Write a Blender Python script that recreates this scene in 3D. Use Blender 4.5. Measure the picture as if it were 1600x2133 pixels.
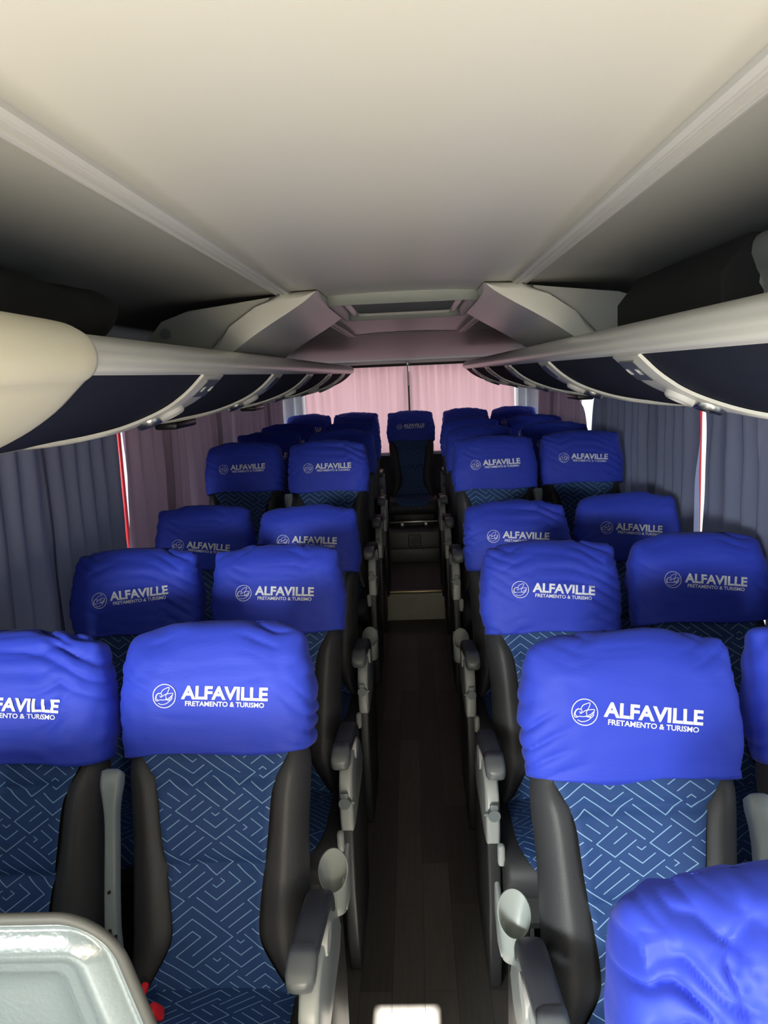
import bpy, bmesh, math, random
from math import sin, cos, pi, radians
from mathutils import Vector, noise
from mathutils.bvhtree import BVHTree

for o in list(bpy.data.objects): bpy.data.objects.remove(o)
S = bpy.context.scene
COL = S.collection

# ------------------------------------------------------------------ camera
yaw, pit, rol, cx, ch = .0401, .1643, .0435, .0267, 1.7227
f = Vector((-sin(yaw)*cos(pit), cos(yaw)*cos(pit), -sin(pit)))
r = Vector((cos(yaw), sin(yaw), 0)); u = r.cross(f)
r2 = r*cos(rol)-u*sin(rol); u2 = u*cos(rol)+r*sin(rol)
cam = bpy.data.cameras.new('camera'); co = bpy.data.objects.new('camera', cam); COL.objects.link(co)
from mathutils import Matrix
m = Matrix((( r2.x, u2.x, -f.x, cx), (r2.y, u2.y, -f.y, 0), (r2.z, u2.z, -f.z, ch), (0,0,0,1)))
co.matrix_world = m
cam.sensor_fit = 'VERTICAL'; cam.sensor_height = 24; cam.lens = 24*1726/2133
cam.clip_start = .02; cam.clip_end = 200
S.camera = co

# ------------------------------------------------------------------ world, lights, exposure
W = bpy.data.worlds.new('sky'); S.world = W; W.use_nodes = True
bgn = W.node_tree.nodes['Background']
bgn.inputs[0].default_value = (.93, .96, 1, 1); bgn.inputs[1].default_value = 1.7
def area(name, loc, target, sx, sy, power, color):
    l = bpy.data.lights.new(name, 'AREA'); l.shape = 'RECTANGLE'; l.size = sx; l.size_y = sy
    l.energy = power; l.color = color
    o = bpy.data.objects.new(name, l); COL.objects.link(o); o.location = loc
    o.rotation_euler = (Vector(target)-Vector(loc)).to_track_quat('-Z', 'Y').to_euler()
    return o
area('side_daylight', (-1.95, -3.4, 1.88), (-.1, 3.0, 1.05), 1.0, .6, 520, (1, .985, .96))
area('windscreen_daylight', (.1, -1.80, 1.40), (0, 2.4, 1.0), 1.5, .6, 4.5, (.95, .98, 1))
area('dashboard_fill', (.12, -.75, .98), (.1, .55, 2.1), 1.2, .5, 50, (1, .86, .64))  # added warm fill for the near ceiling, standing in for an unbuilt sunlit dashboard
sun = bpy.data.lights.new('sun', 'SUN'); sun.energy = 130; sun.angle = radians(.6); sun.color = (1, .95, .86)
so = bpy.data.objects.new('sun', sun); COL.objects.link(so)
so.rotation_euler = Vector((-.0, .72, -.69)).to_track_quat('-Z', 'Y').to_euler()
S.view_settings.view_transform = 'Standard'; S.view_settings.look = 'None'
S.view_settings.exposure = 0.0; S.view_settings.gamma = 1; S.view_settings.use_curve_mapping = False

# ------------------------------------------------------------------ materials
def mat(name, color, rough=.6, metal=0, bump=0, bscale=200, vary=0, vscale=6, coat=0, sheen=0, spec=.5):
    M = bpy.data.materials.new(name); M.use_nodes = True
    nt = M.node_tree; N = nt.nodes; L = nt.links; b = N['Principled BSDF']
    b.inputs['Base Color'].default_value = (*color, 1); b.inputs['Roughness'].default_value = rough
    b.inputs['Metallic'].default_value = metal; b.inputs['Specular IOR Level'].default_value = spec
    if coat: b.inputs['Coat Weight'].default_value = coat; b.inputs['Coat Roughness'].default_value = .15
    if sheen: b.inputs['Sheen Weight'].default_value = sheen
    tc = N.new('ShaderNodeTexCoord')
    if bump:
        n = N.new('ShaderNodeTexNoise'); n.inputs['Scale'].default_value = bscale; n.inputs['Detail'].default_value = 3
        L.new(tc.outputs['Object'], n.inputs['Vector'])
        bp = N.new('ShaderNodeBump'); bp.inputs['Strength'].default_value = bump; bp.inputs['Distance'].default_value = .002
        L.new(n.outputs['Fac'], bp.inputs['Height']); L.new(bp.outputs['Normal'], b.inputs['Normal'])
    n = N.new('ShaderNodeTexNoise'); n.inputs['Scale'].default_value = vscale; n.inputs['Detail'].default_value = 4
    L.new(tc.outputs['Object'], n.inputs['Vector'])
    mr = N.new('ShaderNodeMapRange'); mr.inputs[3].default_value = 1-(vary or .05); mr.inputs[4].default_value = 1+(vary or .05)
    L.new(n.outputs['Fac'], mr.inputs[0])
    mx = N.new('ShaderNodeVectorMath'); mx.operation = 'SCALE'; mx.inputs[0].default_value = color
    L.new(mr.outputs[0], mx.inputs['Scale']); L.new(mx.outputs[0], b.inputs['Base Color'])
    return M

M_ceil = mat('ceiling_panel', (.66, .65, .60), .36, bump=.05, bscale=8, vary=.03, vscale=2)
M_ceil2 = mat('ceiling_side', (.40, .405, .385), .5, vary=.03)  # shade put into the colour: darker grey dims the side and rear ceiling
M_white = mat('white_plastic', (.62, .62, .58), .28, vary=.03)
M_cream = mat('cream_plastic', (.80, .76, .58), .35, vary=.03)
M_trim = mat('trim_grey', (.55, .55, .54), .4)
M_bolster = mat('charcoal_leatherette', (.034, .035, .039), .55, bump=.25, bscale=260)
M_dark = mat('dark_plastic', (.028, .030, .032), .42)
M_lgrey = mat('light_grey_plastic', (.42, .45, .44), .3, vary=.04)
M_mgrey = mat('mid_grey_plastic', (.19, .22, .23), .32, vary=.04)
M_pad = mat('armrest_rubber', (.042, .046, .056), .5)
M_cup = mat('cup_holder_plastic', (.27, .30, .29), .35)  # shade of the cup's inside put into the whole cup's grey
M_tip = mat('grey_tip_plastic', (.16, .175, .185), .3)
M_black = mat('black_plastic', (.008, .008, .009), .4)
M_bag = mat('black_nylon', (.007, .0075, .0075), .85, bump=.3, bscale=300)
M_greybag = mat('grey_nylon', (.16, .17, .17), .6)
M_print = mat('white_print', (.86, .87, .92), .5)
M_rackfab = mat('rack_navy_fabric', (.020, .024, .040), .85, bump=.5, bscale=420, spec=.12)
M_wall = mat('wall_carpet', (.05, .05, .055), .9)
M_metal = mat('brushed_metal', (.5, .5, .48), .3, metal=1)
M_brass = mat('brass_nosing', (.42, .38, .22), .35, metal=.6)
M_riser = mat('riser_panel', (.36, .37, .30), .45, vary=.25, vscale=5)
M_riser2 = mat('riser_dark', (.09, .095, .09), .45, vary=.1, vscale=5)
M_red = mat('red_plastic', (.75, .02, .03), .4)
M_shell = mat('moulded_grey_shell', (.13, .155, .16), .24, bump=.25, bscale=170, coat=.4)
M_shellrim = mat('shell_rubber_edge', (.06, .06, .055), .6)
M_pillar = mat('pillar_white', (.75, .74, .75), .4)
M_digit = mat('plate_digits', (.62, .64, .64), .5)
M_plate = mat('plate_grey', (.10, .115, .125), .35)
M_slot = mat('slot_black', (.004, .004, .004), .8)
M_hatch = mat('hatch_frame', (.34, .37, .34), .35)
M_hglass = mat('hatch_pane', (.20, .23, .21), .6)

def cover_mat():
    M = mat('royal_blue_fabric', (.030, .058, .53), .62, sheen=.04, spec=.3, vary=.05, vscale=9)
    nt = M.node_tree; N = nt.nodes; L = nt.links; b = N['Principled BSDF']
    tc = N.new('ShaderNodeTexCoord'); mp = N.new('ShaderNodeMapping')
    mp.inputs['Rotation'].default_value = (0, radians(35), 0); mp.inputs['Scale'].default_value = (5, 3, 16)
    oi = N.new('ShaderNodeObjectInfo'); ad = N.new('ShaderNodeVectorMath'); ad.operation = 'ADD'
    L.new(tc.outputs['Object'], mp.inputs['Vector']); L.new(mp.outputs[0], ad.inputs[0]); L.new(oi.outputs['Location'], ad.inputs[1])
    n = N.new('ShaderNodeTexNoise'); n.inputs['Scale'].default_value = 1.4; n.inputs['Detail'].default_value = 3; n.inputs['Distortion'].default_value = .6
    L.new(ad.outputs[0], n.inputs['Vector'])
    bp = N.new('ShaderNodeBump'); bp.inputs['Strength'].default_value = .35; bp.inputs['Distance'].default_value = .008
    L.new(n.outputs['Fac'], bp.inputs['Height']); L.new(bp.outputs['Normal'], b.inputs['Normal'])
    return M
M_cover = cover_mat()

def maze_mat():
    M = bpy.data.materials.new('maze_upholstery'); M.use_nodes = True
    nt = M.node_tree; N = nt.nodes; L = nt.links; b = N['Principled BSDF']; b.inputs['Roughness'].default_value = .75
    def ma(op, a, c=None, d=None):
        n = N.new('ShaderNodeMath'); n.operation = op
        for i, v in enumerate((a, c, d)):
            if v is None: continue
            if isinstance(v, (int, float)): n.inputs[i].default_value = v
            else: L.new(v, n.inputs[i])
        return n.outputs[0]
    uv = N.new('ShaderNodeUVMap'); sp = N.new('ShaderNodeSeparateXYZ'); L.new(uv.outputs[0], sp.inputs[0])
    x, y = sp.outputs[0], sp.outputs[1]
    th = radians(36); K = 1/.060
    a = ma('ADD', ma('MULTIPLY', x, sin(th)*K), ma('MULTIPLY', y, cos(th)*K))
    c = ma('SUBTRACT', ma('MULTIPLY', y, cos(th)*K), ma('MULTIPLY', x, sin(th)*K))
    fa, fc = ma('FRACT', a), ma('FRACT', c)
    ia, ic = ma('FLOOR', a), ma('FLOOR', c)
    cb = N.new('ShaderNodeCombineXYZ'); L.new(ia, cb.inputs[0]); L.new(ic, cb.inputs[1])
    wn = N.new('ShaderNodeTexWhiteNoise'); wn.noise_dimensions = '3D'; L.new(cb.outputs[0], wn.inputs['Vector'])
    rr = wn.outputs['Value']
    # checker choice of stripe direction, random corner hooks
    par = ma('MODULO', ma('ABSOLUTE', ma('ADD', ia, ic)), 2)
    mxv, mnv = ma('MAXIMUM', fa, fc), ma('MINIMUM', fa, fc)
    mxi = ma('MAXIMUM', fa, ma('SUBTRACT', 1, fc))
    def pick(cond, t, e):   # cond 0/1
        return ma('ADD', ma('MULTIPLY', cond, t), ma('MULTIPLY', ma('SUBTRACT', 1, cond), e))
    ua, uc = ma('ABSOLUTE', ma('SUBTRACT', fa, .5)), ma('ABSOLUTE', ma('SUBTRACT', fc, .5))
    u1 = ma('ADD', ma('MAXIMUM', ua, ma('SUBTRACT', .5, fc)), .5); u2 = ma('ADD', ma('MAXIMUM', uc, ma('SUBTRACT', .5, fa)), .5)
    u3 = ma('ADD', ma('MAXIMUM', ua, ma('SUBTRACT', fc, .5)), .5)
    v = pick(ma('LESS_THAN', rr, .16), mxv, pick(ma('LESS_THAN', rr, .30), u1, pick(ma('LESS_THAN', rr, .43), u2, pick(ma('LESS_THAN', rr, .52), u3, pick(ma('LESS_THAN', rr, .66), mnv, pick(ma('LESS_THAN', rr, .74), mxi, pick(ma('LESS_THAN', rr, .87), fa, fc)))))))
    d = ma('ABSOLUTE', ma('SUBTRACT', ma('FRACT', ma('MULTIPLY', v, 3)), .5))
    mr = N.new('ShaderNodeMapRange'); mr.inputs[1].default_value = .028; mr.inputs[2].default_value = .065
    mr.inputs[3].default_value = 1; mr.inputs[4].default_value = 0; L.new(d, mr.inputs[0])
    mix = N.new('ShaderNodeMix'); mix.data_type = 'RGBA'
    mix.inputs[6].default_value = (.010, .045, .16, 1); mix.inputs[7].default_value = (.22, .38, .58, 1)
    L.new(mr.outputs[0], mix.inputs[0]); L.new(mix.outputs[2], b.inputs['Base Color'])
    tc = N.new('ShaderNodeTexCoord'); n = N.new('ShaderNodeTexNoise'); n.inputs['Scale'].default_value = 500
    L.new(tc.outputs['Object'], n.inputs['Vector'])
    bp = N.new('ShaderNodeBump'); bp.inputs['Strength'].default_value = .3; bp.inputs['Distance'].default_value = .001
    L.new(n.outputs['Fac'], bp.inputs['Height']); L.new(bp.outputs['Normal'], b.inputs['Normal'])
    return M
M_maze = maze_mat()

def floor_mat():
    M = bpy.data.materials.new('dark_wood_vinyl'); M.use_nodes = True
    nt = M.node_tree; N = nt.nodes; L = nt.links; b = N['Principled BSDF']; b.inputs['Roughness'].default_value = .5
    b.inputs['Specular IOR Level'].default_value = .35
    tc = N.new('ShaderNodeTexCoord'); mp = N.new('ShaderNodeMapping'); mp.inputs['Rotation'].default_value = (0, 0, pi/2)
    L.new(tc.outputs['Object'], mp.inputs[0])
    br = N.new('ShaderNodeTexBrick'); br.inputs['Scale'].default_value = 1; br.inputs['Brick Width'].default_value = .62
    br.inputs['Row Height'].default_value = .092; br.inputs['Mortar Size'].default_value = .0006; br.offset = .37
    br.inputs['Color1'].default_value = (.060, .057, .053, 1); br.inputs['Color2'].default_value = (.110, .104, .096, 1)
    br.inputs['Mortar'].default_value = (.015, .014, .013, 1)
    L.new(mp.outputs[0], br.inputs['Vector'])
    m2 = N.new('ShaderNodeMapping'); m2.inputs['Scale'].default_value = (60, 3, 1); L.new(tc.outputs['Object'], m2.inputs[0])
    n = N.new('ShaderNodeTexNoise'); n.inputs['Scale'].default_value = 1.6; n.inputs['Detail'].default_value = 6; L.new(m2.outputs[0], n.inputs[0])
    mr = N.new('ShaderNodeMapRange'); mr.inputs[3].default_value = .72; mr.inputs[4].default_value = 1.3; L.new(n.outputs['Fac'], mr.inputs[0])
    sc = N.new('ShaderNodeVectorMath'); sc.operation = 'SCALE'; L.new(br.outputs['Color'], sc.inputs[0]); L.new(mr.outputs[0], sc.inputs['Scale'])
    L.new(sc.outputs[0], b.inputs['Base Color'])
    return M
M_floor = floor_mat()

def curtain_mat(name, col, trans):
    M = bpy.data.materials.new(name); M.use_nodes = True
    nt = M.node_tree; N = nt.nodes; L = nt.links
    for n in list(N):
        if n.type == 'BSDF_PRINCIPLED': N.remove(n)
    out = [n for n in N if n.type == 'OUTPUT_MATERIAL'][0]
    tc = N.new('ShaderNodeTexCoord'); mp = N.new('ShaderNodeMapping'); mp.inputs['Scale'].default_value = (30, 30, 2)
    L.new(tc.outputs['Object'], mp.inputs[0])
    n = N.new('ShaderNodeTexNoise'); n.inputs['Scale'].default_value = .35; n.inputs['Detail'].default_value = 4; L.new(mp.outputs[0], n.inputs[0])
    mr = N.new('ShaderNodeMapRange'); mr.inputs[3].default_value = .75; mr.inputs[4].default_value = 1.2; L.new(n.outputs['Fac'], mr.inputs[0])
    sc = N.new('ShaderNodeVectorMath'); sc.operation = 'SCALE'; sc.inputs[0].default_value = col; L.new(mr.outputs[0], sc.inputs['Scale'])
    d = N.new('ShaderNodeBsdfDiffuse'); t = N.new('ShaderNodeBsdfTranslucent'); mx = N.new('ShaderNodeMixShader'); mx.inputs[0].default_value = trans
    L.new(sc.outputs[0], d.inputs[0]); L.new(sc.outputs[0], t.inputs[0]); L.new(d.outputs[0], mx.inputs[1]); L.new(t.outputs[0], mx.inputs[2])
    L.new(mx.outputs[0], out.inputs[0])
    return M
M_cslate = curtain_mat('slate_blue_curtain', (.19, .205, .31), .07)
M_cmauve = curtain_mat('backlit_mauve_curtain', (.32, .22, .29), .16)  # same cloth as the slate one, mauve backlight mixed into its colour
M_cpink = curtain_mat('backlit_pink_curtain', (.86, .50, .52), .72)  # same cloth again, its pink backlit look put into the colour

def glass_mat():
    M = bpy.data.materials.new('window_glass'); M.use_nodes = True
    nt = M.node_tree; N = nt.nodes; L = nt.links
    for n in list(N):
        if n.type == 'BSDF_PRINCIPLED': N.remove(n)
    out = [n for n in N if n.type == 'OUTPUT_MATERIAL'][0]
    t = N.new('ShaderNodeBsdfTransparent'); t.inputs[0].default_value = (.9, .93, .93, 1)
    g = N.new('ShaderNodeBsdfGlossy'); g.inputs['Roughness'].default_value = .03
    lw = N.new('ShaderNodeLayerWeight'); pw = N.new('ShaderNodeMath'); pw.operation = 'POWER'; pw.inputs[1].default_value = 6
    fr = N.new('ShaderNodeMath'); fr.operation = 'MULTIPLY_ADD'; fr.inputs[1].default_value = .3; fr.inputs[2].default_value = .03
    L.new(lw.outputs['Facing'], pw.inputs[0]); L.new(pw.outputs[0], fr.inputs[0]); mx = N.new('ShaderNodeMixShader')
    L.new(fr.outputs[0], mx.inputs[0]); L.new(t.outputs[0], mx.inputs[1]); L.new(g.outputs[0], mx.inputs[2]); L.new(mx.outputs[0], out.inputs[0])
    return M
M_glass = glass_mat()

# ------------------------------------------------------------------ mesh helpers
def mk(name, verts, faces, uvs=None, smooth=True, angle=None):
    me = bpy.data.meshes.new(name); me.from_pydata([tuple(v) for v in verts], [], faces); me.update()
    if uvs is not None:
        ul = me.uv_layers.new(name='UVMap')
        for lp in me.loops: ul.data[lp.index].uv = uvs[lp.vertex_index]
    if smooth:
        for p in me.polygons: p.use_smooth = True
    return me
def bm_me(name, bm, smooth=False, sharp=35):
    bmesh.ops.recalc_face_normals(bm, faces=bm.faces)
    if smooth:
        for fc in bm.faces: fc.smooth = True
        for e in bm.edges:
            if len(e.link_faces) == 2 and e.calc_face_angle(0) > radians(sharp): e.smooth = False
    me = bpy.data.meshes.new(name); bm.to_mesh(me); bm.free(); return me
def ob(name, me, material, parent=None, kind=None):
    o = bpy.data.objects.new(name, me); COL.objects.link(o)
    if material and not me.materials: me.materials.append(material)
    if parent: o.parent = parent
    if kind: o['kind'] = kind
    return o
def thing(name, label, cat, loc=(0, 0, 0), group=None):
    o = bpy.data.objects.new(name, None); COL.objects.link(o); o.location = loc; o.empty_display_size = .05
    o['label'] = label; o['category'] = cat
    if group: o['group'] = group
    return o
def tag(o, label, cat, group=None):
    o['label'] = label; o['category'] = cat
    if group: o['group'] = group
    return o
def add_box(bm, c, s, bev=0, seg=2, rot=None):
    g = bmesh.ops.create_cube(bm, size=1); vs = g['verts']
    for v in vs: v.co = Vector((v.co.x*s[0], v.co.y*s[1], v.co.z*s[2]))
    if bev:
        es = list({e for v in vs for e in v.link_edges})
        rs = bmesh.ops.bevel(bm, geom=es, offset=bev, segments=seg, affect='EDGES', profile=.5)
        vs = list({v for fc in rs['faces'] for v in fc.verts} | {v for v in vs if v.is_valid})
    for v in vs:
        if rot: v.co = rot @ v.co
        v.co += Vector(c)
def box_me(name, c, s, bev=0, seg=2, rot=None):
    bm = bmesh.new(); add_box(bm, c, s, bev, seg, rot); return bm_me(name, bm, bev > 0)
def prism(bm, pts, axis, a0, a1, bev=0, seg=3):
    """pts 2D polygon; axis 'x' -> pts are (y,z); 'y' -> (x,z); 'z' -> (x,y)"""
    def p3(p, a): return {'x': (a, p[0], p[1]), 'y': (p[0], a, p[1]), 'z': (p[0], p[1], a)}[axis]
    v0 = [bm.verts.new(p3(p, a0)) for p in pts]; v1 = [bm.verts.new(p3(p, a1)) for p in pts]
    n = len(pts); fs = [bm.faces.new(v0), bm.faces.new(v1[::-1])]
    for i in range(n): fs.append(bm.faces.new((v0[i], v0[(i+1) % n], v1[(i+1) % n], v1[i])))
    if bev:
        es = [e for e in set(fs[0].edges) | set(fs[1].edges)]
        bmesh.ops.bevel(bm, geom=es, offset=bev, segments=seg, affect='EDGES', profile=.5)
def prism_me(name, pts, axis, a0, a1, bev=0, seg=3, sharp=35):
    bm = bmesh.new(); prism(bm, pts, axis, a0, a1, bev, seg); return bm_me(name, bm, True, sharp)
def add_cyl(bm, c, rad, h, axis='z', n=24, r2_=None, rot=None):
    g = bmesh.ops.create_cone(bm, cap_ends=True, segments=n, radius1=rad, radius2=rad if r2_ is None else r2_, depth=h)
    for v in g['verts']:
        x, y, z = v.co
        if axis == 'x': x, y, z = z, x, y
        elif axis == 'y': x, y, z = x, z, y
        p = Vector((x, y, z))
        if rot: p = rot @ p
        v.co = p+Vector(c)
def grid(name, nu, nv, fn, closeu=False, uvfn=None):
    """fn(i,j)->co, i in 0..nu-1 (around), j in 0..nv-1"""
    V = [fn(i, j) for j in range(nv) for i in range(nu)]
    F = []
    for j in range(nv-1):
        for i in range(nu if closeu else nu-1):
            a = j*nu+i; b = j*nu+(i+1) % nu
            F.append((a, b, b+nu, a+nu))
    UV = [uvfn(i, j) for j in range(nv) for i in range(nu)] if uvfn else None
    return V, F, UV
def smoothp(pts, n):
    """Catmull-Rom through 2D/3D points"""
    P = [Vector(p) for p in pts]; out = []
    for i in range(len(P)-1):
        p0 = P[max(i-1, 0)]; p1 = P[i]; p2 = P[i+1]; p3 = P[min(i+2, len(P)-1)]
        for k in range(n):
            t = k/n
            out.append(.5*((2*p1)+(p2-p0)*t+(2*p0-5*p1+4*p2-p3)*t*t+(3*p1-p0-3*p2+p3)*t**3))
    out.append(P[-1]); return out
def ipl(x, xs, ys):
    if x <= xs[0]: return ys[0]
    for i in range(len(xs)-1):
        if x <= xs[i+1]:
            t = (x-xs[i])/(xs[i+1]-xs[i]); t = t*t*(3-2*t); return ys[i]*(1-t)+ys[i+1]*t
    return ys[-1]
def sweep(name, path, secs, n=20, cap=True):
    """rounded-rect cross sections swept along a YZ path. path: [(x,y,z)], secs: [(halfwidth,halfheight)]"""
    V, F = [], []
    P = [Vector(p) for p in path]
    for i, p in enumerate(P):
        t = (P[min(i+1, len(P)-1)]-P[max(i-1, 0)]).normalized(); sx = Vector((1, 0, 0)); sx = (sx-t*sx.dot(t)).normalized(); up = t.cross(sx)
        w, h = secs[i]
        for k in range(n):
            a = 2*pi*k/n; c_, s_ = cos(a), sin(a)
            V.append(p+sx*w*math.copysign(abs(c_)**.5, c_)+up*h*math.copysign(abs(s_)**.5, s_))
    for i in range(len(P)-1):
        for k in range(n):
            a = i*n+k; b = i*n+(k+1) % n; F.append((a, b, b+n, a+n))
    if cap: F.append(tuple(range(n))[::-1]); F.append(tuple(range((len(P)-1)*n, len(P)*n)))
    return mk(name, V, F)

# ------------------------------------------------------------------ setting
REAR = 7.82; FRONT = -2.0; HW = 1.2
# floors
ob('floor', box_me('floor', (0, 1.84, -.03), (2.5, 7.68, .06)), M_floor, kind='structure')
def struct(name, me, m): return ob(name, me, m, kind='structure')
struct('floor.001', box_me('fr', (0, 6.75, .10), (2.5, 2.14, .2)), M_floor)
for s in (-1, 1):
    struct('trim_platform', box_me('pl', (s*.735, 4.66, .1), (.93, 2.05, .198)), M_wall)
struct('trim_1', box_me('ri', (0, 5.674, .096), (.53, .012, .19)), M_riser)
struct('trim_2', box_me('no', (0, 5.68, .2045), (.53, .03, .012), .003), M_brass)
# ceiling: flat panel, slightly crowned, with an opening added behind the camera for the sun patch
def ceil_me():
    xs = [-.364+.728*i/16 for i in range(17)]
    xs = sorted(set([round(x, 4) for x in xs]+[-.133, .032]))
    ys = [FRONT, -.62, -.06]+[i*.3 for i in range(1, 20)]+[5.84]
    V = []; F = []
    def z(x, y):
        q = 2.0+.010*(1-(x/.364)**2)
        return q
    for y in ys:
        for x in xs: V.append((x, y, z(x, y)))
    n = len(xs)
    for j in range(len(ys)-1):
        for i in range(n-1):
            xm = (xs[i]+xs[i+1])/2; ym = (ys[j]+ys[j+1])/2
            if -.133 < xm < .032 and -.62 < ym < -.06: continue
            F.append((j*n+i, j*n+i+1, (j+1)*n+i+1, (j+1)*n+i))
    me = mk('ceil', V, F)
    return me
c_ = struct('ceiling', ceil_me(), M_ceil); md = c_.modifiers.new('s', 'SOLIDIFY'); md.thickness = .02; md.offset = -1 if c_.data.polygons[0].normal.z < 0 else 1
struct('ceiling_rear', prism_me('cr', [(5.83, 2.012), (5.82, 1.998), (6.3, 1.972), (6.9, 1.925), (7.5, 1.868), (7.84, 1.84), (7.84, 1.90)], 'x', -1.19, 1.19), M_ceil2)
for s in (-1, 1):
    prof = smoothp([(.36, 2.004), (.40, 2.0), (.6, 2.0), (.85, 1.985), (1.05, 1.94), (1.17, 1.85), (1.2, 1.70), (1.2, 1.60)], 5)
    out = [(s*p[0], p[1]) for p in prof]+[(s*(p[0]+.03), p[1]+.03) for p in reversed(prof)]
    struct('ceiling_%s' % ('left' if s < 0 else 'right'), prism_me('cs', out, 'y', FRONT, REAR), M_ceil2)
    # grooved trim strip
    tp = [(.358, 2.03), (.358, 1.992), (.366, 1.989), (.368, 1.993), (.378, 1.993), (.380, 1.989), (.386, 1.989), (.388, 1.993), (.398, 1.993), (.400, 1.989), (.408, 1.992), (.408, 2.03)]
    struct('trim_ceiling', prism_me('tr', [(s*a, b) for a, b in tp], 'y', FRONT, 5.9), M_trim)
    # side walls: lower, pillars between windows
    side = 'left' if s < 0 else 'right'
    struct('wall_'+side, box_me('w', (s*1.215, 2.9, .40), (.03, 9.84, .8)), M_wall)
    if s > 0: struct('wall_'+side+'_front', box_me('w', (s*1.215, -.85, 1.4), (.03, 2.3, 1.2)), M_wall)
    else:
        struct('wall_left_front', box_me('w', (s*1.215, -.75, 1.72), (.03, 2.5, .20)), M_wall)
        struct('window_13', box_me('w', (s*1.215, -.75, 1.21), (.006, 2.4, .80)), M_glass)
    struct('wall_'+side+'_header', box_me('wh', (s*1.215, 4.06, 1.68), (.03, 7.52, .16)), M_wall)
    struct('trim_sill', box_me('sl', (s*1.185, 4.06, .80), (.04, 7.52, .03), .006), M_mgrey)
    for k, (a, b) in enumerate(((.3, 2.2), (2.2, 3.98), (3.98, 5.0), (5.0, 6.75), (6.75, REAR))):
        struct('window_%d' % (k+1+(5 if s > 0 else 0)), box_me('wg', (s*1.212, (a+b)/2, 1.21), (.006, b-a-.1, .80)), M_glass)
        struct('trim_pillar', box_me('pp', (s*1.212, b if b < REAR else REAR-.05, 1.21), (.026, .11, .80), .004), M_black)
# rear wall with the wide window
struct('wall_rear', box_me('wr', (0, REAR+.02, .50), (2.46, .04, .96)), M_wall)
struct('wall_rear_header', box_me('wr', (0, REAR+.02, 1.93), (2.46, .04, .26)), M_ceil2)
struct('trim_rear_ledge', box_me('le', (0, REAR-.04, .985), (2.38, .10, .03), .008), M_pillar)
struct('trim_rear_top', box_me('le', (0, REAR-.02, 1.835), (2.38, .04, .05), .012), M_pillar)
struct('window_11', box_me('wgr', (0, REAR+.02, 1.39), (2.0, .006, .82)), M_glass)
for s in (-1, 1):
    struct('trim_rear_pillar', prism_me('rp', [(s*.985, REAR-.05), (s*1.0, REAR-.09), (s*1.06, REAR-.10), (s*1.08, REAR-.075), (s*1.10, REAR-.10), (s*1.2, REAR-.16), (s*1.2, REAR+.02), (s*.985, REAR+.02)], 'z', .98, 1.85), M_pillar)
# front of the bus (behind the camera)
struct('wall_front', box_me('wf', (0, FRONT, .45), (2.46, .04, .9)), M_wall)
struct('wall_front_header', box_me('wf', (0, FRONT, 1.93), (2.46, .04, .16)), M_ceil2)
struct('window_12', box_me('wgf', (0, FRONT, 1.37), (2.4, .006, .96)), M_glass)
struct('trim_seam_strip', box_me('cb', (-.006, REAR-.012, 1.36), (.035, .02, .76)), M_black)  # black strip added behind the curtain seam so it stays dark
# frame round the added sun opening, out of view
def ring_me(name, hx, hy, rad, wid, z0, z1, cxy=(0, 0), n=8, inward=True):
    def loop(hx, hy, rad):
        L = []
        for q, (sx, sy) in enumerate(((1, 1), (-1, 1), (-1, -1), (1, -1))):
            for k in range(n+1):
                a = pi/2*q+pi/2*k/n
                L.append((cxy[0]+sx*(hx-rad)+rad*cos(a), cxy[1]+sy*(hy-rad)+rad*sin(a)))
        return L
    o_ = loop(hx, hy, rad); m1 = loop(hx-wid*.3, hy-wid*.3, max(rad-wid*.3, .005)); m2 = loop(hx-wid*.7, hy-wid*.7, max(rad-wid*.7, .005)); i_ = loop(hx-wid, hy-wid, max(rad-wid, .004))
    V = []; rings = [(o_, z0), (m1, z1), (m2, z1), (i_, z0-(z0-z1)*.25)]
    for L, z in rings: V += [(p[0], p[1], z) for p in L]
    N_ = len(o_); F = []
    for k in range(3):
        for i in range(N_): F.append((k*N_+i, k*N_+(i+1) % N_, (k+1)*N_+(i+1) % N_, (k+1)*N_+i))
    return V, F, [len(V)-N_+i for i in range(N_)]
V, F, _ = ring_me('v', .10, .30, .02, .02, 2.005, 1.99, (-.0505, -.34)); 
struct('trim_sun_opening', mk('vf', V, F), M_white)

# ------------------------------------------------------------------ roof hatch
h = thing('roof_hatch', 'grey framed rectangular roof hatch in the ceiling above the aisle', 'roof hatch', (.003, 3.47, 2.0))
V, F, inner = ring_me('h', .285, .46, .09, .045, .012, -.028)
ob('hatch_frame', mk('hf', V, F), M_hatch, h)
V, F, inner = ring_me('h', .235, .41, .07, .03, .006, -.014)
ob('inner_rim', mk('hr', V, F), M_white, h)
V2 = [(v[0], v[1], -.002) for v in [V[i] for i in inner]]
ob('hatch_pane', mk('hp', V2, [tuple(range(len(V2)))], smooth=False), M_hglass, h)
ob('latch', box_me('hl', (0, -.33, -.012), (.06, .02, .018), .005), M_dark, h)

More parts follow.
